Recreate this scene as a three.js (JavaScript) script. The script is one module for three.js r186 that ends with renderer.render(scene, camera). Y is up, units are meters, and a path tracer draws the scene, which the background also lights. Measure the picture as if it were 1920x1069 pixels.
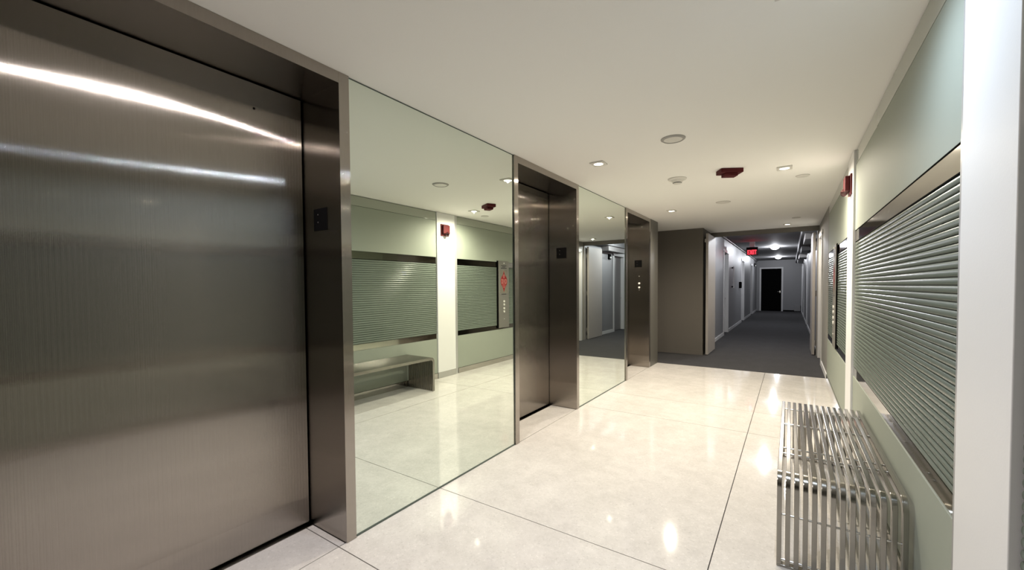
import * as THREE from 'three';
import { RoundedBoxGeometry } from 'three/addons/geometries/RoundedBoxGeometry.js';
import { mergeGeometries } from 'three/addons/utils/BufferGeometryUtils.js';
import { TextGeometry } from 'three/addons/geometries/TextGeometry.js';
import { FontLoader } from 'three/addons/loaders/FontLoader.js';

// ------------------------------------------------------------------ camera, light, exposure
const scene = new THREE.Scene();
scene.background = new THREE.Color(0x000000);
const renderer = new THREE.WebGLRenderer({ antialias: true });
renderer.toneMapping = THREE.LinearToneMapping;
renderer.toneMappingExposure = 1.0;
renderer.shadowMap.enabled = true;
renderer.shadowMap.type = THREE.PCFSoftShadowMap;

const FOCAL = 775.3, CAM_H = 1.4;
const camera = new THREE.PerspectiveCamera(2 * Math.atan(534.5 / FOCAL) * 180 / Math.PI, 1920 / 1069, 0.05, 80);
camera.position.set(0, CAM_H, 0);
camera.rotation.order = 'YXZ';
camera.rotation.set(-0.0276, 0.5928, -0.00687);
camera.setViewOffset(1920, 1069, 0, -25.1, 1920, 1069);
scene.add(camera);

const LAMP_WARM = new THREE.Color().setRGB(1.0, 0.895, 0.735);
const LAMP_ROSE = new THREE.Color().setRGB(1.0, 0.93, 0.93);
const LAMP_COOL = new THREE.Color().setRGB(0.7, 0.83, 1.0);
const LAMP_HALL = new THREE.Color().setRGB(0.92, 0.94, 1.0);
const LOBBY_CANDELA = 16.2, HALL_CANDELA = 6.5;

// ------------------------------------------------------------------ main dimensions (metres)
const XL = -2.015, XD = -2.36, XR = 0.455, CEIL = 2.552, ZB = 3.0, ZCARPET = -7.72, ZGREY = -9.0, ZFRAME = -10.05;
const HALL_L = -1.55, HALL_R = 0.48, HALL_END = -26.4, HALL_CEIL = 2.75;

// ------------------------------------------------------------------ helpers
let seed = 7;
const rnd = () => { seed = (seed + 0x6d2b79f5) | 0; let t = Math.imul(seed ^ (seed >>> 15), 1 | seed); t = (t + Math.imul(t ^ (t >>> 7), 61 | t)) ^ t; return ((t ^ (t >>> 14)) >>> 0) / 4294967296; };
const used = new Map();
function numbered(n) { const k = used.get(n) ?? 0; used.set(n, k + 1); return k ? n + '_' + String(k).padStart(3, '0') : n; }
function thing(name, label, category, group) {
  const o = new THREE.Group(); o.name = numbered(name); scene.add(o); o.userData = { label, category };
  if (group) o.userData.group = group;
  return o;
}
function setting(name, label, category) {
  const o = new THREE.Group(); o.name = name; scene.add(o);
  o.userData = { kind: 'structure', label, category };
  return o;
}
function mesh(name, geo, mat, parent, label) {
  const m = new THREE.Mesh(geo, mat); m.name = name; m.castShadow = m.receiveShadow = true;
  if (label) m.userData.label = label;
  parent.add(m); return m;
}
// uv in metres from position and face normal: u runs level, v runs up
function metricUV(g) {
  if (g.index) g = g.toNonIndexed();
  const p = g.attributes.position, n = g.attributes.normal, uv = new Float32Array(p.count * 2);
  for (let i = 0; i < p.count; i++) {
    const x = p.getX(i), y = p.getY(i), z = p.getZ(i), ax = Math.abs(n.getX(i)), ay = Math.abs(n.getY(i)), az = Math.abs(n.getZ(i));
    if (ax >= ay && ax >= az) { uv[2 * i] = z; uv[2 * i + 1] = y; } else if (ay >= az) { uv[2 * i] = x; uv[2 * i + 1] = z; } else { uv[2 * i] = x; uv[2 * i + 1] = y; }
  }
  g.setAttribute('uv', new THREE.BufferAttribute(uv, 2));
  return g;
}
function boxGeo(x0, x1, y0, y1, z0, z1, r = 0) {
  const w = Math.abs(x1 - x0), h = Math.abs(y1 - y0), d = Math.abs(z1 - z0);
  const g = r ? new RoundedBoxGeometry(w, h, d, 2, Math.min(r, w / 2.1, h / 2.1, d / 2.1)) : new THREE.BoxGeometry(w, h, d);
  g.translate((x0 + x1) / 2, (y0 + y1) / 2, (z0 + z1) / 2);
  return metricUV(g);
}
const box = (name, x0, x1, y0, y1, z0, z1, mat, parent, r = 0, label) => mesh(name, boxGeo(x0, x1, y0, y1, z0, z1, r), mat, parent, label);
function merged(name, geos, mat, parent, label) { return mesh(name, mergeGeometries(geos.map((g) => (g.index ? g.toNonIndexed() : g))), mat, parent, label); }
function cyl(r0, r1, h, x, y, z, seg = 32) { const g = new THREE.CylinderGeometry(r0, r1, h, seg); g.translate(x, y, z); return g; }
function rodX(r, x0, x1, y, z, seg = 10) { const g = new THREE.CylinderGeometry(r, r, x1 - x0, seg); g.rotateZ(Math.PI / 2); g.translate((x0 + x1) / 2, y, z); return g; }
function lathe(pts, x, y, z, seg = 36) { const g = new THREE.LatheGeometry(pts.map((p) => new THREE.Vector2(p[0], p[1])), seg); g.translate(x, y, z); return g; }

// ------------------------------------------------------------------ textures
function dataTex(w, h, fn, srgb, rx, ry) {
  const a = new Uint8Array(w * h * 4);
  for (let y = 0; y < h; y++) for (let x = 0; x < w; x++) { const c = fn(x, y), i = 4 * (y * w + x); a[i] = c[0]; a[i + 1] = c[1]; a[i + 2] = c[2]; a[i + 3] = 255; }
  const t = new THREE.DataTexture(a, w, h); t.wrapS = t.wrapT = THREE.RepeatWrapping; t.magFilter = THREE.LinearFilter; t.minFilter = THREE.LinearMipmapLinearFilter; t.generateMipmaps = true;
  if (srgb) t.colorSpace = THREE.SRGBColorSpace;
  t.repeat.set(rx, ry); t.needsUpdate = true; return t;
}
function noiseField(n, cells) { // smooth tiling value noise
  const g = Array.from({ length: cells * cells }, rnd), out = new Float32Array(n * n), s = (t) => t * t * (3 - 2 * t);
  for (let y = 0; y < n; y++) for (let x = 0; x < n; x++) {
    const fx = x / n * cells, fy = y / n * cells, ix = fx | 0, iy = fy | 0, tx = s(fx - ix), ty = s(fy - iy), at = (a, b) => g[(b % cells) * cells + (a % cells)];
    out[y * n + x] = (at(ix, iy) * (1 - tx) + at(ix + 1, iy) * tx) * (1 - ty) + (at(ix, iy + 1) * (1 - tx) + at(ix + 1, iy + 1) * tx) * ty;
  }
  return out;
}
const N = 1024;
const nA = noiseField(N, 6), nB = noiseField(N, 24), nC = noiseField(N, 96);
// honed terrazzo: fine pale and grey chips in a warm pale matrix, cloudy patches
const chips = new Float32Array(N * N);
for (let k = 0; k < 26000; k++) {
  const cx = rnd() * N, cy = rnd() * N, r = 0.6 + rnd() * rnd() * 3.4, v = (rnd() < 0.55 ? -1 : 1) * (0.25 + 0.75 * rnd());
  for (let y = Math.floor(cy - r); y <= cy + r; y++) for (let x = Math.floor(cx - r); x <= cx + r; x++) if ((x - cx) ** 2 + (y - cy) ** 2 < r * r) chips[((y + N) % N) * N + ((x + N) % N)] = v;
}
const terrazzo = dataTex(N, N, (x, y) => {
  const i = y * N + x, v = 209 + 9 * (nA[i] - 0.5) + 9 * (nB[i] - 0.5) + 7 * (nC[i] - 0.5) + 11 * chips[i];
  return [v + 3, v - 1, v - 6];
}, true, 0.62, 0.62);
const lines = Float32Array.from({ length: N }, rnd);
const brushed = dataTex(N, 128, (x, y) => { const v = 236 + 5 * (lines[x] - 0.5) + 4 * (nC[(y * 8 % N) * N + x] - 0.5); return [v, v, v]; }, true, 2.2, 0.35);
// vertical brushing: hair-fine grooves, so that the surface leans a little left or right from groove to groove
const lean = Array.from({ length: N }, () => { const g = rnd() + rnd() + rnd() - 1.5, k = rnd(); return k < 0.3 ? g * 0.2 : k < 0.7 ? g * 0.4 : k < 0.9 ? g * 0.8 : (rnd() - 0.5) * 1.8; });
const groove = dataTex(N, 4, (x) => { const a = lean[x], l = Math.hypot(a, 1); return [127.5 + 127.5 * a / l, 127.5, 127.5 + 127.5 / l]; }, false, 60, 1);
const fibre = dataTex(N, N, (x, y) => { const i = y * N + x, v = 190 + 60 * (rnd() - 0.5) + 40 * (nC[i] - 0.5) + 16 * (nA[i] - 0.5); return [v, v, v]; }, true, 1.3, 1.3);
const plaster = dataTex(512, 512, (x, y) => { const i = (y * 2) * N + x * 2, v = 128 + 60 * (nC[i] - 0.5) + 50 * (rnd() - 0.5); return [v, v, v]; }, false, 2.4, 2.4);

// ------------------------------------------------------------------ materials
const rgb = (r, g, b) => new THREE.Color().setRGB(r, g, b);
const std = (c, rough, metal = 0, more = {}) => new THREE.MeshPhysicalMaterial({ color: c, roughness: rough, metalness: metal, ...more });
const M = {
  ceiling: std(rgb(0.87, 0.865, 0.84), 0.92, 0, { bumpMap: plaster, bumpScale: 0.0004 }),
  paintWhite: std(rgb(0.76, 0.76, 0.76), 0.5, 0, { bumpMap: plaster, bumpScale: 0.0003 }),
  paintTaupe: std(rgb(0.12, 0.108, 0.093), 0.7, 0, { bumpMap: plaster, bumpScale: 0.0004 }),
  paintStone: std(rgb(0.3, 0.29, 0.26), 0.6, 0, { bumpMap: plaster, bumpScale: 0.0003 }),
  paintPier: std(rgb(0.11, 0.105, 0.09), 0.4, 0, { bumpMap: plaster, bumpScale: 0.0002 }),
  paintGrey: std(rgb(0.25, 0.25, 0.256), 0.46, 0, { bumpMap: plaster, bumpScale: 0.0004 }),
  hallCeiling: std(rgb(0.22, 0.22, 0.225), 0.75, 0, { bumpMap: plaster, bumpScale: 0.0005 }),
  trimWhite: std(rgb(0.62, 0.62, 0.62), 0.45),
  doorGrey: std(rgb(0.26, 0.25, 0.245), 0.5),
  doorBlack: std(rgb(0.004, 0.004, 0.004), 0.7, 0, { specularIntensity: 0 }),
  blackGap: std(rgb(0.004, 0.004, 0.004), 0.9, 0, { specularIntensity: 0.1 }),
  headerPaint: std(rgb(0.13, 0.12, 0.105), 0.7),
  terrazzo: std(rgb(1, 1, 1), 0.06, 0, { map: terrazzo, ior: 1.5 }),
  grout: std(rgb(0.06, 0.055, 0.05), 0.9),
  carpet: std(rgb(0.075, 0.073, 0.078), 1, 0, { map: fibre, bumpMap: fibre, bumpScale: 0.004, sheen: 0.2 }),
  steel: std(rgb(0.46, 0.42, 0.38), 0.065, 1, { map: brushed, normalMap: groove }),
  steelPolished: std(rgb(0.56, 0.54, 0.5), 0.07, 1),
  steelBench: std(rgb(0.35, 0.335, 0.305), 0.17, 1),
  steelRod: std(rgb(0.66, 0.64, 0.6), 0.12, 1),
  mirror: std(rgb(0.82, 0.88, 0.81), 0.0, 1),
  mirrorEdge: std(rgb(0.1, 0.13, 0.11), 0.3, 0),
  glassGloss: std(rgb(0.36, 0.38, 0.33), 0.03, 0, { ior: 1.52 }),
  glassSatin: std(rgb(0.3, 0.328, 0.278), 0.62, 0, { ior: 1.52 }),
  glassRib: std(rgb(0.15, 0.178, 0.15), 0.24, 0, { ior: 1.5, specularIntensity: 0.35 }),
  glassRibB: std(rgb(0.156, 0.184, 0.156), 0.26, 0, { ior: 1.5, specularIntensity: 0.35 }),
  channel: std(rgb(0.5, 0.5, 0.5), 0.3, 0.4),
  plastic: std(rgb(0.68, 0.67, 0.63), 0.5),
  plasticGrey: std(rgb(0.4, 0.39, 0.37), 0.6),
  redFace: std(rgb(0.05, 0.004, 0.006), 0.5),
  red: std(rgb(0.075, 0.005, 0.007), 0.6, 0, { specularIntensity: 0.5 }),
  redPrint: std(rgb(0.45, 0.03, 0.03), 0.5),
  lens: new THREE.MeshPhysicalMaterial({ color: rgb(0.95, 0.97, 0.97), roughness: 0.05, transmission: 1, thickness: 0.02, ior: 1.45 }),
  lampGlow: new THREE.MeshStandardMaterial({ color: 0xffffff, emissive: LAMP_WARM, emissiveIntensity: 14, roughness: 0.4 }),
  lampGlowCool: new THREE.MeshStandardMaterial({ color: 0xffffff, emissive: LAMP_COOL, emissiveIntensity: 14, roughness: 0.4 }),
  lampGlowRose: new THREE.MeshStandardMaterial({ color: 0xffffff, emissive: LAMP_ROSE, emissiveIntensity: 14, roughness: 0.4 }),
  hallGlow: new THREE.MeshStandardMaterial({ color: 0xffffff, emissive: LAMP_HALL, emissiveIntensity: 9, roughness: 0.4 }),
  exitGlow: new THREE.MeshStandardMaterial({ color: rgb(0.5, 0.02, 0.03), emissive: rgb(1, 0.03, 0.06), emissiveIntensity: 1.5, roughness: 0.4 }),
};

// ------------------------------------------------------------------ floor
{
  const f = setting('floor', 'pale polished terrazzo slab floor with thin dark joints', 'floor');
  box('joint_bed', XD - 0.08, XR + 0.05, -0.2, -0.004, ZCARPET, ZB + 0.1, M.grout, f);
  const xs = [XL, -0.325, XR + 0.04], zs = [ZB + 0.05, -1.296, -2.078, -4.47, -5.25, ZCARPET], gap = 0.0028;
  for (let i = 0; i < 2; i++) for (let j = 0; j < zs.length - 1; j++)
    box('floor_slab', xs[i] + gap, xs[i + 1] - gap, -0.03, 0, zs[j + 1] + gap, zs[j] - gap, M.terrazzo, f);
  for (const [a, b] of [[-0.147, -1.296], [-1.296, -1.337], [-3.085, -4.278], [-6.045, -7.178]])
    box('threshold_slab', XD + 0.03, XL - gap, -0.03, 0, b + gap, a - gap, M.terrazzo, f);
}
{
  const f = setting('floor_carpet', 'dark grey carpet of the crossing and the long corridor', 'floor');
  box('carpet', -5.2, 1.2, -0.2, 0.004, HALL_END - 0.1, ZCARPET - 0.001, M.carpet, f);
}
// ------------------------------------------------------------------ ceilings
{
  const c = setting('ceiling', 'smooth off-white ceiling of the elevator lobby', 'ceiling');
  box('ceiling_slab', -5.2, 1.2, CEIL, CEIL + 0.3, ZFRAME + 0.05, ZB + 0.1, M.ceiling, c);
  const h = setting('ceiling_corridor', 'dim grey ceiling of the long corridor', 'ceiling');
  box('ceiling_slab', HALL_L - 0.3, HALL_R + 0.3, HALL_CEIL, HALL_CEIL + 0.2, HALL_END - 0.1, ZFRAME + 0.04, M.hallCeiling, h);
}
// ------------------------------------------------------------------ left wall: core behind elevators, mirrors
const ELEV = [[-0.085, -1.4], [-3.02, -4.345], [-5.975, -7.245]]; // frame outer edges, near and far
{
  const w = setting('wall_left', 'elevator wall with the stone-grey end pier before the carpet', 'wall');
  box('wall_core', XD - 0.3, XD - 0.06, 0, CEIL, ZCARPET, ZB + 0.1, M.blackGap, w);
  const spans = [[ZB + 0.1, -0.085], [-1.4, -3.02], [-4.345, -5.975]];
  for (const [a, b] of spans) box('wall_backing', XD - 0.06, XL - 0.012, 0, CEIL, b + 0.002, a - 0.002, M.paintStone, w);
  box('end_pier', XD - 0.3, XL + 0.012, 0, CEIL, ZCARPET, -7.247, M.paintPier, w);
  box('wall_backing', -5.0, XD - 0.3, 0, CEIL, ZCARPET, ZCARPET + 0.15, M.paintTaupe, w);
  box('wall_backing', XL - 0.012, XL, 0, CEIL, -0.083, ZB, M.paintStone, w);
}
function wallMirror(a, b, label) {
  const t = thing('wall_mirror', label, 'mirror');
  box('mirror_glass', XL - 0.006, XL, 0.012, CEIL - 0.008, b + 0.006, a - 0.006, M.mirror, t);
  merged('mirror_edge', [boxGeo(XL - 0.008, XL + 0.002, 0.001, 0.012, b + 0.003, a - 0.003), boxGeo(XL - 0.008, XL + 0.001, CEIL - 0.008, CEIL - 0.001, b + 0.003, a - 0.003),
    boxGeo(XL - 0.008, XL + 0.0005, 0.012, CEIL - 0.008, b + 0.0025, b + 0.0058), boxGeo(XL - 0.008, XL + 0.0005, 0.012, CEIL - 0.008, a - 0.0058, a - 0.0025)], M.mirrorEdge, t, 'dark mirror edge strip');
}
wallMirror(-1.4, -3.02, 'large wall mirror between the nearest elevator and the middle elevator');
wallMirror(-4.345, -5.975, 'narrow-looking wall mirror between the middle elevator and the farthest elevator');

// ------------------------------------------------------------------ elevators
function elevator([a, b], label, buttons) {
  const t = thing('elevator_entrance', label, 'elevator', 'elevators along the mirrored wall');
  const fw = 0.062, top = CEIL - 0.06, ia = a - fw, ib = b + fw, fx = XL + 0.012;
  const bx0 = fx - 0.008, frame = (name, y0, y1, z0, z1) => { // a deep reveal with a separate face strip
    const o = box(name, XD - 0.02, bx0, y0, y1, z0, z1, M.steel, t);
    box('face_strip', bx0, fx, y0, y1, z0, z1, M.steel, o);
  };
  frame('jamb', 0.001, CEIL - 0.001, ia, a - 0.001); frame('jamb', 0.001, CEIL - 0.001, b + 0.001, ib); frame('lintel', top, CEIL - 0.001, ib + 0.0004, ia - 0.0004);
  const d = box('door_panel', XD - 0.04, XD, 0.016, top - 0.01, ib + 0.009, ia - 0.009, M.steel, t);
  const k = cyl(0.006, 0.006, 0.004, 0, 0, 0, 20); k.rotateZ(Math.PI / 2); k.translate(XD + 0.0005, 2.352, ib + 0.262);
  mesh('key_hole', k, M.doorBlack, d, 'small dark key hole');
  box('door_shadow_gap', XD - 0.055, XD - 0.043, 0.001, top, ib, ia, M.blackGap, t, 0, 'black gap around the door');
  box('sill', XD - 0.03, XD + 0.028, -0.02, 0.002, ib + 0.001, ia - 0.001, M.steel, t, 0, 'narrow metal door sill');
  const ind = box('position_indicator', -2.257, -2.132, 1.725, 1.848, ib, ib + 0.003, M.doorBlack, t, 0, 'black square floor indicator');
  for (const y of [1.815, 1.772]) { const s = new THREE.CircleGeometry(0.006, 3); s.rotateZ(y > 1.8 ? Math.PI / 2 : -Math.PI / 2); s.translate(-2.215, y, ib + 0.0036); mesh('arrow_mark', s, M.grout, ind); }
  if (buttons) {
    const p = box('call_plate', -2.236, -2.124, 1.304, 1.609, ib, ib + 0.004, M.steel, t, 0.0015, 'brushed steel call plate');
    for (const y of [1.448, 1.378]) { const c = cyl(0.016, 0.016, 0.008, 0, 0, 0, 24); c.rotateX(Math.PI / 2); c.translate(-2.176, y, ib + 0.0065); mesh('call_button', c, M.plastic, p); }
    const c = cyl(0.005, 0.005, 0.004, 0, 0, 0, 12); c.rotateX(Math.PI / 2); c.translate(-2.176, 1.335, ib + 0.005); mesh('key_switch', c, M.plasticGrey, p);
    const e = cyl(0.006, 0.006, 0.004, 0, 0, 0, 12); e.rotateX(Math.PI / 2); e.translate(-2.176, 1.57, ib + 0.005); mesh('key_switch', e, M.plasticGrey, p);
  }
  return t;
}
M.stationPlate = std(rgb(0.3, 0.29, 0.265), 0.5, 0.6);
M.plateDark = std(rgb(0.1, 0.095, 0.085), 0.45, 1);
elevator(ELEV[0], 'closest elevator with a wide brushed steel door filling the left of the view');
elevator(ELEV[1], 'middle elevator with brushed steel door, between the two wall mirrors');
elevator(ELEV[2], 'farthest elevator next to the grey end pier, with call buttons on its jamb', true);

// ------------------------------------------------------------------ right wall: glass bays and columns
{
  const w = setting('wall_right', 'lobby side wall carrying the glass panels', 'wall');
  box('wall_core', XR + 0.035, XR + 0.3, 0, CEIL, -7.62, ZB + 0.1, M.paintStone, w);
  box('wall_end', XR, XR + 0.3, 0, CEIL, -8.94, -7.62, M.paintStone, w);
  box('wall_end', XR, XR + 0.3, 0, CEIL, ZFRAME, -9.82, M.paintStone, w);
  box('wall_end', XR, XR + 0.3, 2.3, CEIL, -9.82, -8.94, M.paintStone, w);
  box('wall_end', XR, XR + 0.3, 0, CEIL, 1.203, ZB, M.paintStone, w);
  box('baseboard_strip', XR - 0.012, XR, 0.004, 0.09, -8.94, -7.62, M.paintWhite, w);
}
const ribShape = (() => { // gently bulged rib, one pitch high, about its lower back corner
  const p = 0.02815, s = new THREE.Shape(), n = 8, bulge = 0.0032;
  s.moveTo(0, 0.0025); for (let i = 0; i <= n; i++) { const u = i / n; s.lineTo(0.0095 + bulge * Math.sin(Math.PI * u) ** 0.7, 0.0025 + (p - 0.005) * u); }
  s.lineTo(0, p - 0.0025); s.closePath(); return s;
})();
function glassBay(za, zb, label) { // za near, zb far
  const t = thing('glass_wall_panel', label, 'glass panel', 'glass panels of the side wall');
  const a = za - 0.004, b = zb + 0.004, back = XR + 0.034;
  box('top_glass_strip', XR, back, 2.424, CEIL - 0.008, b, a, M.glassGloss, t, 0, 'glossy pale green glass strip');
  box('upper_pane', XR, back, 1.864, 2.420, b, a, M.glassSatin, t, 0, 'satin pale green pane');
  box('steel_band', XR + 0.004, back, 1.768, 1.861, b, a, M.steelPolished, t, 0, 'polished steel band');
  merged('gasket', [boxGeo(XR + 0.002, back, 2.4202, 2.4238, b, a), boxGeo(XR + 0.001, back, 1.8612, 1.8638, b, a), boxGeo(XR + 0.002, back, 1.7632, 1.7678, b, a)], M.blackGap, t, 'thin dark gasket line');
  const low = []; for (let z = a, k = 0; z > b + 0.05; k++) { const e = Math.max(b, z - 1.15); low.push([z, e]); z = e; }
  for (const [z, e] of low) box('steel_band', XR + 0.004, back, 0.616, 0.69, e + 0.001, z - 0.001, M.steelPolished, t, 0, 'polished steel band');
  const back2 = box('ribbed_backing', XR + 0.0145, back, 0.69, 1.763, b, a, M.glassRib, t, 0, 'dark green ribbed glass');
  const len = a - b, g = new THREE.ExtrudeGeometry(ribShape, { depth: len, bevelEnabled: false, curveSegments: 4 });
  g.scale(-1, 1, 1); const idx = g.attributes.position; // mirrored in x: flip winding
  for (const k of Object.keys(g.attributes)) { const at = g.attributes[k], s = at.itemSize, arr = at.array; for (let i = 0; i < idx.count; i += 3) for (let c = 0; c < s; c++) { const q = arr[(i + 1) * s + c]; arr[(i + 1) * s + c] = arr[(i + 2) * s + c]; arr[(i + 2) * s + c] = q; } }
  g.computeVertexNormals();
  const n = 38;
  for (let i = 0; i < n; i++) { const m = mesh('glass_rib', g, i % 3 ? M.glassRib : M.glassRibB, back2); m.position.set(XR + 0.0146, 0.691 + i * 0.02818, b); }
  box('lower_pane', XR, back, 0.086, 0.613, b, a, M.glassSatin, t, 0, 'satin pale green pane');
  box('base_strip', XR - 0.01, back, 0.001, 0.083, b, a, M.steelPolished, t, 0, 'polished steel base strip');
}
glassBay(1.2, -1.47, 'dark green glass panel at the right frame edge, on the near side of the white column');
glassBay(-1.93, -4.6, 'large ribbed green glass panel behind the steel bench');
glassBay(-5.07, -7.6, 'ribbed green glass panel beyond the column with the red alarm');
function column(za, zb, label) {
  const t = thing('wall_column', label, 'column');
  box('column_shaft', XR - 0.016, XR + 0.034, 0.09, CEIL - 0.002, zb + 0.066, za - 0.004, M.paintWhite, t, 0.003);
  box('edge_channel', XR - 0.004, XR + 0.034, 0.001, CEIL - 0.002, zb + 0.001, zb + 0.06, M.channel, t, 0.002, 'grey metal channel');
  box('column_base', XR - 0.018, XR + 0.034, 0.001, 0.088, zb + 0.062, za - 0.004, M.plasticGrey, t, 0.002, 'grey base strip');
}
column(-1.47, -1.93, 'broad white column strip at the right edge, nearest the viewer');
column(-4.6, -5.07, 'slim white column between two ribbed glass panels, carrying the red alarm');

// back wall of the lobby, behind the viewer
{
  const w = setting('wall_back', 'plain light wall closing the lobby', 'wall');
  box('wall_plane', XD - 0.3, XR + 0.3, 0, CEIL, ZB, ZB + 0.15, M.paintStone, w);
}

// ------------------------------------------------------------------ crossing and corridor shell
{
  const w = setting('wall_crossing', 'dim taupe wall facing the lobby, left of the fire doors', 'wall');
  box('wall_plane', -5.2, -1.455, 0, CEIL, ZGREY - 0.15, ZGREY, M.paintTaupe, w);
  box('wall_return', -1.85, -1.46, 0, CEIL, ZFRAME, ZGREY - 0.15, M.paintTaupe, w);
  box('baseboard_strip', -5.0, -1.449, 0.004, 0.1, ZGREY, ZGREY + 0.012, M.paintTaupe, w);
  box('wall_end', -5.2, -5.0, 0, CEIL, ZGREY, ZCARPET + 0.15, M.paintTaupe, w);
}
function wallRun(name, label, xin, xout, z0, z1, y1, openings, mat, side) { // wall along z with door openings, its face at xin
  const w = setting(name, label, 'wall');
  let z = z0; const lo = Math.min(xin, xout), hi = Math.max(xin, xout);
  for (const [a, b, top] of openings) {
    box('wall_part', lo, hi, 0, y1, a, z, mat, w); box('wall_part', lo, hi, top, y1, b, a, mat, w);
    box('baseboard_strip', Math.min(xin, xin + side * 0.014), Math.max(xin, xin + side * 0.014), 0.004, 0.09, a + 0.07, z, M.trimWhite, w); z = b;
  }
  box('wall_part', lo, hi, 0, y1, z1, z, mat, w);
  box('baseboard_strip', Math.min(xin, xin + side * 0.014), Math.max(xin, xin + side * 0.014), 0.004, 0.09, z1 + 0.02, z - 0.07, M.trimWhite, w);
}
let doorNo = 0;
function sideDoor(label, xin, side, a, b, top, slab, depth = 0.14) { // side = +1 when the face looks towards +x
  const d = setting('door_' + (++doorNo), label, 'door'), c = 0.06, p = side * 0.016, s = (u, v) => [Math.min(u, v), Math.max(u, v)];
  const [f0, f1] = s(xin + p, xin - side * depth);
  box('casing', f0, f1, 0.005, top, a - 0.02, a + c, M.trimWhite, d); box('casing', f0, f1, 0.005, top, b - c, b + 0.02, M.trimWhite, d);
  box('casing', f0, f1, top - 0.02, top + c, b - c, a + c, M.trimWhite, d);
  const [g0, g1] = s(xin - side * (depth - 0.05), xin - side * (depth - 0.005));
  const leaf = box('door_slab', g0, g1, 0.01, top - 0.021, b + 0.021, a - 0.021, slab, d);
  const h = rodZ(0.009, b + 0.07, b + 0.2, xin - side * (depth - 0.09), 1.02); mesh('lever_handle', h, M.steelRod, leaf, 'metal lever handle');
}
function rodZ(r, z0, z1, x, y, seg = 10) { const g = new THREE.CylinderGeometry(r, r, z1 - z0, seg); g.rotateX(Math.PI / 2); g.translate(x, y, (z0 + z1) / 2); return g; }
wallRun('wall_corridor_left', 'grey left wall of the long corridor', HALL_L, HALL_L - 0.3, ZFRAME + 0.0, HALL_END, HALL_CEIL, [[-12.9, -13.85, 2.36], [-17.9, -18.9, 2.36], [-22.3, -23.2, 2.36]], M.paintGrey, 1);
wallRun('wall_corridor_right', 'grey right wall of the long corridor', HALL_R, HALL_R + 0.3, ZFRAME + 0.0, HALL_END, HALL_CEIL, [[-12.3, -13.2, 2.36], [-17.0, -17.9, 2.36], [-21.0, -21.9, 2.36], [-24.6, -25.5, 2.36]], M.paintGrey, -1);
sideDoor('white-framed recessed door nearest on the corridor left wall', HALL_L, 1, -12.9, -13.85, 2.36, M.doorGrey);
sideDoor('dark recessed door on the corridor left wall past the black wall box', HALL_L, 1, -17.9, -18.9, 2.36, M.doorGrey);
sideDoor('last recessed door on the corridor left wall', HALL_L, 1, -22.3, -23.2, 2.36, M.doorGrey);
sideDoor('nearest recessed door on the corridor right wall, behind the open fire door', HALL_R, -1, -12.3, -13.2, 2.36, M.doorGrey);
sideDoor('second recessed door on the corridor right wall', HALL_R, -1, -17.0, -17.9, 2.36, M.doorGrey);
sideDoor('third recessed door on the corridor right wall', HALL_R, -1, -21.0, -21.9, 2.36, M.doorGrey);
sideDoor('last recessed door on the corridor right wall, by the far end', HALL_R, -1, -24.6, -25.5, 2.36, M.doorGrey);
sideDoor('pale framed door on the lobby right wall just before the fire doors', XR, -1, -8.94, -9.82, 2.3, M.trimWhite, 0.16);
{
  const w = setting('wall_far', 'grey end wall of the corridor around the black door', 'wall');
  box('wall_plane', HALL_L - 0.3, HALL_R + 0.3, 0, HALL_CEIL, HALL_END - 0.15, HALL_END, M.paintGrey, w);
  box('baseboard_strip', -0.33, HALL_R, 0.004, 0.07, HALL_END, HALL_END + 0.014, M.doorBlack, w);
  const d = setting('door_' + (++doorNo), 'black door with pale frame at the far end of the corridor', 'door'), z = HALL_END + 0.03;
  box('casing', -1.41, -1.335, 0.005, 2.29, HALL_END, z, M.trimWhite, d); box('casing', -0.405, -0.33, 0.005, 2.29, HALL_END, z, M.trimWhite, d); box('casing', -1.41, -0.33, 2.29, 2.365, HALL_END, z, M.trimWhite, d);
  const leaf = box('door_slab', -1.334, -0.406, 0.01, 2.289, HALL_END, HALL_END + 0.012, M.doorBlack, d);
  merged('lever_handle', [boxGeo(-0.49, -0.445, 0.98, 1.12, HALL_END + 0.012, HALL_END + 0.022), rodX(0.01, -0.58, -0.46, 1.05, HALL_END + 0.05)], M.steelRod, leaf, 'metal lever handle');
}
// fire doors at the mouth of the corridor: frame, leaves opening opposite ways
{
  const t = setting('trim_1', 'dark painted door frame and header across the mouth of the corridor', 'door frame');
  box('frame_header', -1.85, XR + 0.3, 2.46, HALL_CEIL, ZFRAME - 0.02, ZFRAME + 0.06, M.headerPaint, t);
  box('frame_post', HALL_L - 0.05, -1.425, 0.005, 2.46, ZFRAME - 0.05, ZFRAME + 0.05, M.doorGrey, t);
  box('frame_post', 0.425, XR + 0.2, 0.005, 2.46, ZFRAME - 0.05, ZFRAME + 0.05, M.doorGrey, t);
}
function fireLeaf(label, x0, x1, z0, z1, hx, hz) {
  const d = setting('door_' + (++doorNo), label, 'door');
  const leaf = box('door_slab', x0, x1, 0.016, 2.44, z0, z1, M.fireDoor, d, 0.002);
  for (const y of [0.25, 1.23, 2.2]) mesh('hinge', cyl(0.01, 0.01, 0.11, hx, y, hz, 12), M.steelRod, leaf, 'steel hinge');
  return [d, leaf];
}
M.fireDoor = std(rgb(0.36, 0.335, 0.315), 0.5);
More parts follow.
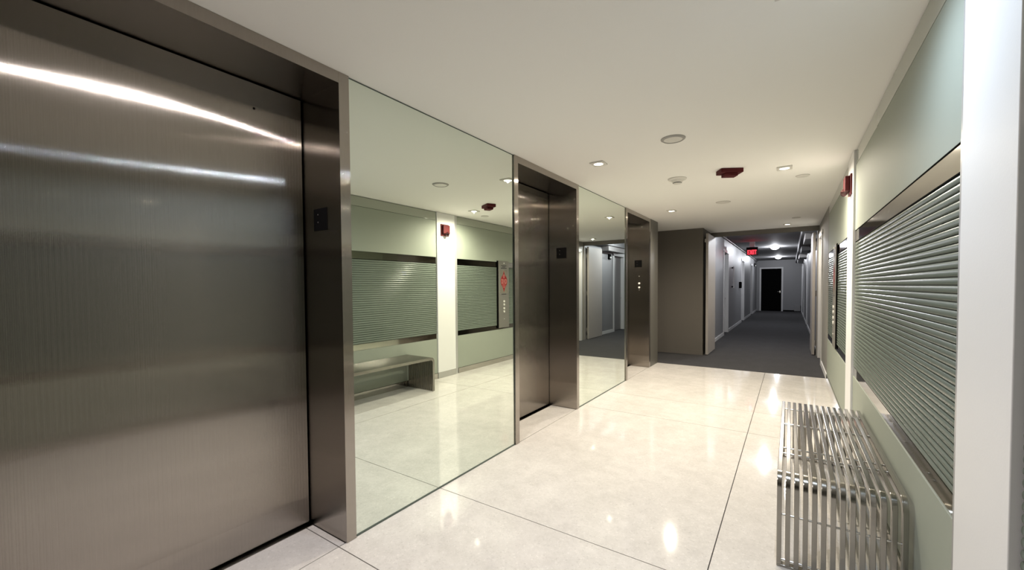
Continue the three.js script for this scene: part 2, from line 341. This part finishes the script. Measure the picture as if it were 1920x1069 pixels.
{
  const [d] = fireLeaf('open fire door leaf at the left of the corridor mouth, swung toward the lobby', -1.408, -1.362, -9.965, -9.03, -1.415, -9.975);
  box('door_closer', -1.436, -1.41, 2.27, 2.34, -9.3, -9.06, M.plasticGrey, d, 0.004, 'grey door closer box');
  fireLeaf('open fire door leaf at the right of the corridor mouth, swung into the corridor', 0.36, 0.404, -11.05, -10.125, 0.415, -10.115);
}
// bulkhead and pipework along the corridor's right ceiling edge
{
  const t = thing('ceiling_bulkhead', 'stepped duct bulkhead along the right ceiling edge of the corridor', 'duct');
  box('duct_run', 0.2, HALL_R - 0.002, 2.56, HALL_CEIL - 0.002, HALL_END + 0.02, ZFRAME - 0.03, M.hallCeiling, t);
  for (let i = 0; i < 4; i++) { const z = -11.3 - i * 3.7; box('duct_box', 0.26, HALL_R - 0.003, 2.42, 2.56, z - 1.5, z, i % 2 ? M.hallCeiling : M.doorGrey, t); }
  const p = thing('conduit', 'thin dark conduit pipe along the left ceiling edge of the corridor', 'pipe');
  mesh('pipe', rodZ(0.02, HALL_END + 0.02, ZFRAME - 0.1, HALL_L + 0.03, HALL_CEIL - 0.03), M.doorGrey, p);
  for (let z = -11; z > -26; z -= 2) box('pipe_clip', HALL_L + 0.001, HALL_L + 0.055, HALL_CEIL - 0.055, HALL_CEIL - 0.002, z - 0.012, z + 0.012, M.doorGrey, p);
}

// ------------------------------------------------------------------ lobby downlights
function downlight(x, z, label, color, glow, cd, soft = 0.45) {
  const t = thing('downlight', label, 'ceiling light'), s = 0.062, y = CEIL;
  const sh = new THREE.Shape([new THREE.Vector2(-s, -s), new THREE.Vector2(s, -s), new THREE.Vector2(s, s), new THREE.Vector2(-s, s)]);
  const hole = new THREE.Path(); hole.absarc(0, 0, 0.043, 0, Math.PI * 2, true); sh.holes.push(hole);
  const g = new THREE.ExtrudeGeometry(sh, { depth: 0.008, bevelEnabled: true, bevelSize: 0.002, bevelThickness: 0.002, bevelSegments: 1, curveSegments: 24 });
  g.rotateX(Math.PI / 2); g.translate(x, y - 0.0025, z);
  mesh('trim_plate', g, M.plastic, t, 'square pale trim plate');
  mesh('light_lens', cyl(0.0425, 0.0425, 0.006, x, y - 0.0055, z, 28), glow, t, 'glowing round lens');
  const l = new THREE.SpotLight(color, cd, 0, 1.5, 1, 2); l.position.set(x, y - 0.02, z); l.target.position.set(x, 0, z); l.castShadow = true; l.shadow.radius = soft; l.shadow.mapSize.set(1024, 1024); l.name = 'downlight_lamp';
  t.add(l); t.add(l.target); l.target.name = 'lamp_target';
}
downlight(-1.5, -0.74, 'warm square downlight above the closest elevator door', LAMP_ROSE, M.lampGlowRose, LOBBY_CANDELA * 0.66);
downlight(-1.5, -3.69, 'warm square downlight in front of the middle elevator', LAMP_WARM, M.lampGlow, LOBBY_CANDELA * 0.75);
downlight(-1.52, -6.64, 'warm square downlight in front of the farthest elevator', LAMP_WARM, M.lampGlow, LOBBY_CANDELA * 1.15);
downlight(-0.06, -4.885, 'bright square downlight beside the column with the red alarm', LAMP_WARM, M.lampGlow, LOBBY_CANDELA);
downlight(-0.06, -9.4, 'square downlight over the carpet just before the fire doors', LAMP_WARM, M.lampGlow, LOBBY_CANDELA * 0.5);
downlight(0.0, -1.94, 'cool white downlight cut by the top frame edge, above the near end of the bench', LAMP_COOL, M.lampGlowCool, LOBBY_CANDELA * 0.27, 0.25);

// ------------------------------------------------------------------ other ceiling fittings
{
  const t = thing('ceiling_speaker', 'round pale disc on the ceiling, largest and nearest of the discs', 'speaker');
  mesh('cover_ring', lathe([[0.07, -0.001], [0.07, -0.012], [0.078, -0.014], [0.09, -0.006], [0.092, -0.001]], -0.774, CEIL, -3.42), M.plasticGrey, t);
  mesh('cover_plate', cyl(0.0715, 0.0715, 0.008, -0.774, CEIL - 0.0055, -3.42, 40), M.plastic, t);
  const d = thing('smoke_detector', 'white stepped smoke detector hanging from the ceiling', 'detector');
  mesh('base_plate', lathe([[0, -0.018], [0.085, -0.016], [0.095, -0.006], [0.095, -0.001]], -1.021, CEIL, -4.711), M.plastic, d);
  mesh('sensor_body', lathe([[0, -0.058], [0.038, -0.057], [0.043, -0.05], [0.043, -0.046], [0.066, -0.022], [0.068, -0.016]], -1.021, CEIL, -4.711), M.plastic, d);
  mesh('sensor_slot', cyl(0.0445, 0.0445, 0.005, -1.021, CEIL - 0.0475, -4.711, 32), M.doorBlack, d, 'dark sensor slot');
  const disc = (name, x, z, r, h, label) => { const o = thing(name, label, 'ceiling disc'); mesh('cover_plate', lathe([[0, -h], [r * 0.88, -h], [r, -h * 0.5], [r, -0.001]], x, CEIL, z), M.plastic, o); mesh('cover_rim', lathe([[r * 1.0, -0.001], [r * 1.0, -h * 0.45], [r * 1.06, -0.001]], x, CEIL, z), M.plasticGrey, o); };
  disc('sprinkler_cover', 0.094, -5.348, 0.06, 0.012, 'small flat round cover right of the bright downlight by the column');
  disc('sprinkler_cover', -0.783, -6.399, 0.088, 0.01, 'flat round cover farther back, between the farthest downlights');
  disc('sprinkler_cover', 0.07, -8.6, 0.06, 0.012, 'tiny flat round cover over the carpet by the right wall');
  const r = thing('ceiling_strobe', 'dark red rectangular alarm hanging from the ceiling', 'fire alarm');
  const g = boxGeo(-0.105, 0.105, CEIL - 0.042, CEIL - 0.001, -0.065, 0.065, 0.004), q = boxGeo(-0.062, 0.062, CEIL - 0.072, CEIL - 0.042, -0.045, 0.045, 0.005);
  for (const k of [g, q]) { k.rotateY(0.52); k.translate(-0.514, 0, -4.65); }
  mesh('back_box', g, M.red, r); mesh('strobe_block', q, M.red, r);
}
// ------------------------------------------------------------------ red alarm on the column
{
  const t = thing('wall_alarm', 'red horn strobe with clear dome high on the slim white column', 'fire alarm'), x = XR - 0.017;
  box('back_plate', x - 0.012, x, 2.195, 2.375, -4.86, -4.68, M.red, t, 0.003);
  box('alarm_body', x - 0.048, x - 0.012, 2.23, 2.36, -4.845, -4.7, M.red, t, 0.006);
  const g = new THREE.SphereGeometry(0.036, 24, 16); g.scale(0.8, 1, 1); g.translate(x - 0.045, 2.228, -4.785); mesh('strobe_lens', g, M.lens, t, 'clear strobe dome');
}
// ------------------------------------------------------------------ bench of bent steel bars
{
  const t = thing('steel_bench', 'bench of parallel bent steel bars standing along the glass wall', 'bench');
  const zN = -2.415, zF = -4.03, H = 0.462, R = 0.066, D = 0.036, wBar = 0.0205, x0 = -0.046, x1 = 0.436;
  const s = new THREE.Shape(), L = zN - zF, ri = R - D; // drawn in (distance from near end, height)
  s.moveTo(0, 0.012); s.lineTo(0, H - R); s.absarc(R, H - R, R, Math.PI, Math.PI / 2, true); s.lineTo(L - R, H); s.absarc(L - R, H - R, R, Math.PI / 2, 0, true);
  s.lineTo(L, 0.012); s.lineTo(L - D, 0.012); s.lineTo(L - D, H - R); s.absarc(L - R, H - R, ri, 0, Math.PI / 2, false); s.lineTo(R, H - D); s.absarc(R, H - R, ri, Math.PI / 2, Math.PI, false); s.lineTo(D, 0.012); s.closePath();
  const g = new THREE.ExtrudeGeometry(s, { depth: wBar - 0.004, bevelEnabled: true, bevelSize: 0.002, bevelOffset: -0.002, bevelThickness: 0.002, bevelSegments: 3, curveSegments: 14 });
  g.rotateY(Math.PI / 2); // shape x -> -z, depth -> +x
  for (let i = 0; i < 14; i++) { const m = mesh('seat_bar', g, M.steelBench, t); m.position.set(x0 + 0.002 + (x1 - x0 - wBar) * i / 13, 0, zN); }
  const xa = x0 + 0.008, xb = x1 - 0.008;
  for (const [y, z] of [[0.259, zN - 0.016], [0.03, zN - 0.018], [0.259, zF + 0.016], [0.03, zF + 0.018], [H - 0.018, -2.79], [H - 0.018, -2.885], [H - 0.018, -3.39], [H - 0.018, -3.8]]) mesh('cross_rod', rodX(0.0055, xa, xb, y, z), M.steelRod, t);
  for (const z of [zN, zF + D]) box('floor_rail', x0, x1, 0.0005, 0.012, z - D, z, M.steelBench, t, 0.002);
}
// ------------------------------------------------------------------ call station on the far glass panel
{
  const t = thing('call_station', 'tall steel call station with red emblem on the far glass panel', 'control panel'), x = XR - 0.016;
  const p = box('face_plate', x, XR - 0.001, 0.64, 1.885, -6.53, -6.2, M.stationPlate, t, 0.002);
  box('edge_reveal', XR - 0.01, XR - 0.0005, 0.64, 1.885, -6.198, -6.155, M.doorBlack, t, 0, 'black edge strip');
  // red emblem: a pointed lobed shape with pale curls
  const c = document.createElement('canvas'); c.width = 256; c.height = 512; const k = c.getContext('2d');
  k.fillStyle = '#7a766b'; k.fillRect(0, 0, 256, 512); k.fillStyle = '#8e1a1e';
  k.beginPath(); k.moveTo(128, 8); k.bezierCurveTo(150, 120, 190, 130, 215, 170); k.bezierCurveTo(255, 230, 250, 300, 200, 350); k.bezierCurveTo(170, 390, 150, 420, 128, 500);
  k.bezierCurveTo(106, 420, 86, 390, 56, 350); k.bezierCurveTo(6, 300, 1, 230, 41, 170); k.bezierCurveTo(66, 130, 106, 120, 128, 8); k.fill();
  k.strokeStyle = '#c79a8e'; k.lineWidth = 11; for (const m of [-1, 1]) { k.beginPath(); k.ellipse(128 + m * 66, 255, 26, 46, 0, 0, 7); k.stroke(); k.beginPath(); k.moveTo(128 + m * 14, 400); k.bezierCurveTo(128 + m * 50, 330, 128 + m * 8, 260, 128 + m * 26, 200); k.stroke(); }
  k.beginPath(); k.ellipse(128, 140, 18, 34, 0, 0, 7); k.stroke();
  const tx = new THREE.CanvasTexture(c); tx.colorSpace = THREE.SRGBColorSpace;
  const pg = new THREE.PlaneGeometry(0.24, 0.43); pg.rotateY(-Math.PI / 2); pg.translate(x - 0.0008, 1.505, -6.365);
  mesh('emblem_print', pg, std(rgb(1, 1, 1), 0.35, 0, { map: tx }), p, 'red pointed emblem');
  for (const [y, w] of [[1.80, 0.17], [1.775, 0.1], [1.752, 0.19], [1.268, 0.15]]) box('text_line', x - 0.0012, x, y - 0.006, y + 0.006, -6.365 - w / 2, -6.365 + w / 2, M.plateDark, p);
  const btn = (y, r, m) => { const q = cyl(r, r, 0.012, 0, 0, 0, 24); q.rotateZ(Math.PI / 2); q.translate(x - 0.005, y, -6.365); mesh('call_button', q, m, p); };
  btn(1.845, 0.012, M.plastic); for (const y of [1.13, 1.07, 1.0, 0.94]) btn(y, 0.02, M.plastic); btn(0.8, 0.008, M.plasticGrey);
}
// ------------------------------------------------------------------ corridor fittings
function hallLight(x, z, label) {
  const t = thing('corridor_light', label, 'ceiling light'), y = HALL_CEIL;
  mesh('light_base', cyl(0.14, 0.14, 0.02, x, y - 0.011, z), M.plastic, t);
  mesh('light_dome', lathe([[0, -0.11], [0.06, -0.1], [0.11, -0.07], [0.13, -0.03], [0.13, -0.021]], x, y, z), M.hallGlow, t, 'glowing dome');
  const l = new THREE.PointLight(LAMP_HALL, HALL_CANDELA, 0, 2); l.position.set(x, y - 0.07, z); l.castShadow = true; l.shadow.radius = 2; l.name = 'corridor_lamp'; t.add(l);
}
hallLight(-0.47, -11.2, 'corridor dome light just inside the fire doors, hidden by the header');
hallLight(-0.47, -17.2, 'corridor dome light nearer to the exit sign');
hallLight(-0.5, -23.4, 'corridor dome light nearest to the black end door');
{
  const t = thing('exit_sign', 'glowing red exit sign hanging from the corridor ceiling', 'exit sign'), cx = -1.0, z = -14.8;
  const b = box('sign_box', cx - 0.155, cx + 0.155, 2.33, 2.58, z - 0.05, z, M.doorBlack, t, 0.004);
  box('sign_mount', cx - 0.07, cx + 0.07, 2.58, HALL_CEIL - 0.001, z - 0.04, z - 0.01, M.doorGrey, t);
  box('sign_face', cx - 0.145, cx + 0.145, 2.34, 2.51, z, z + 0.004, M.redFace, t);
  const font = await new FontLoader().loadAsync('fonts/droid/droid_sans_bold.typeface.json');
  const g = new TextGeometry('EXIT', { font, size: 0.135, depth: 0.004, curveSegments: 4 }); g.computeBoundingBox(); const bb = g.boundingBox;
  g.scale(0.245 / (bb.max.x - bb.min.x), 1, 1); g.computeBoundingBox(); g.translate(cx - (g.boundingBox.max.x + g.boundingBox.min.x) / 2, 2.358, z + 0.0045);
  mesh('sign_letters', g, M.exitGlow, t, 'glowing red EXIT lettering');
  const l = new THREE.PointLight(new THREE.Color().setRGB(1, 0.03, 0.07), 0.12, 0, 2); l.position.set(cx, 2.42, z + 0.06); l.castShadow = true; l.shadow.radius = 2; l.name = 'exit_sign_lamp'; t.add(l);
}
{
  const t = thing('wall_box', 'small black box on the corridor left wall', 'wall box');
  box('box_body', HALL_L, HALL_L + 0.07, 1.3, 1.53, -17.2, -17.0, M.doorBlack, t, 0.006); box('box_cover', HALL_L + 0.07, HALL_L + 0.078, 1.32, 1.51, -17.185, -17.015, M.blackGap, t, 0.003);
  const b = thing('wall_bar', 'thin pale vertical bar on the corridor left wall beyond the white door frame', 'bar');
  mesh('bar_tube', cyl(0.022, 0.022, 0.68, HALL_L + 0.05, 1.66, -14.79, 14), M.trimWhite, b); for (const y of [1.36, 1.96]) box('bar_bracket', HALL_L, HALL_L + 0.05, y - 0.02, y + 0.02, -14.81, -14.77, M.doorBlack, b);
  const s = thing('wall_strobe', 'small dark alarm high on the corridor left wall near the far end', 'fire alarm');
  box('strobe_base', HALL_L, HALL_L + 0.05, 2.36, 2.52, -24.5, -24.36, M.doorBlack, s, 0.005); mesh('strobe_lens', new THREE.SphereGeometry(0.03, 14, 10).translate(HALL_L + 0.06, 2.4, -24.43), M.plastic, s);
  const w = thing('wall_strobe', 'small black alarm on the corridor right wall seen in the far mirror', 'fire alarm');
  box('strobe_base', HALL_R - 0.05, HALL_R, 2.2, 2.36, -11.95, -11.8, M.doorBlack, w, 0.005); mesh('strobe_lens', new THREE.SphereGeometry(0.03, 14, 10).translate(HALL_R - 0.06, 2.25, -11.87), M.plastic, w);
  const h = thing('wall_heater', 'small pale heater box low on the far end wall', 'heater');
  box('heater_body', 0.17, 0.44, 0.03, 0.36, HALL_END + 0.001, HALL_END + 0.12, M.paintGrey, h, 0.008); for (let i = 0; i < 4; i++) box('heater_slot', 0.19, 0.42, 0.08 + i * 0.07, 0.1 + i * 0.07, HALL_END + 0.12, HALL_END + 0.124, M.doorGrey, h);
}
scene.traverse((o) => { if (o.isMesh) { o.castShadow = true; o.receiveShadow = true; } });
renderer.render(scene, camera);
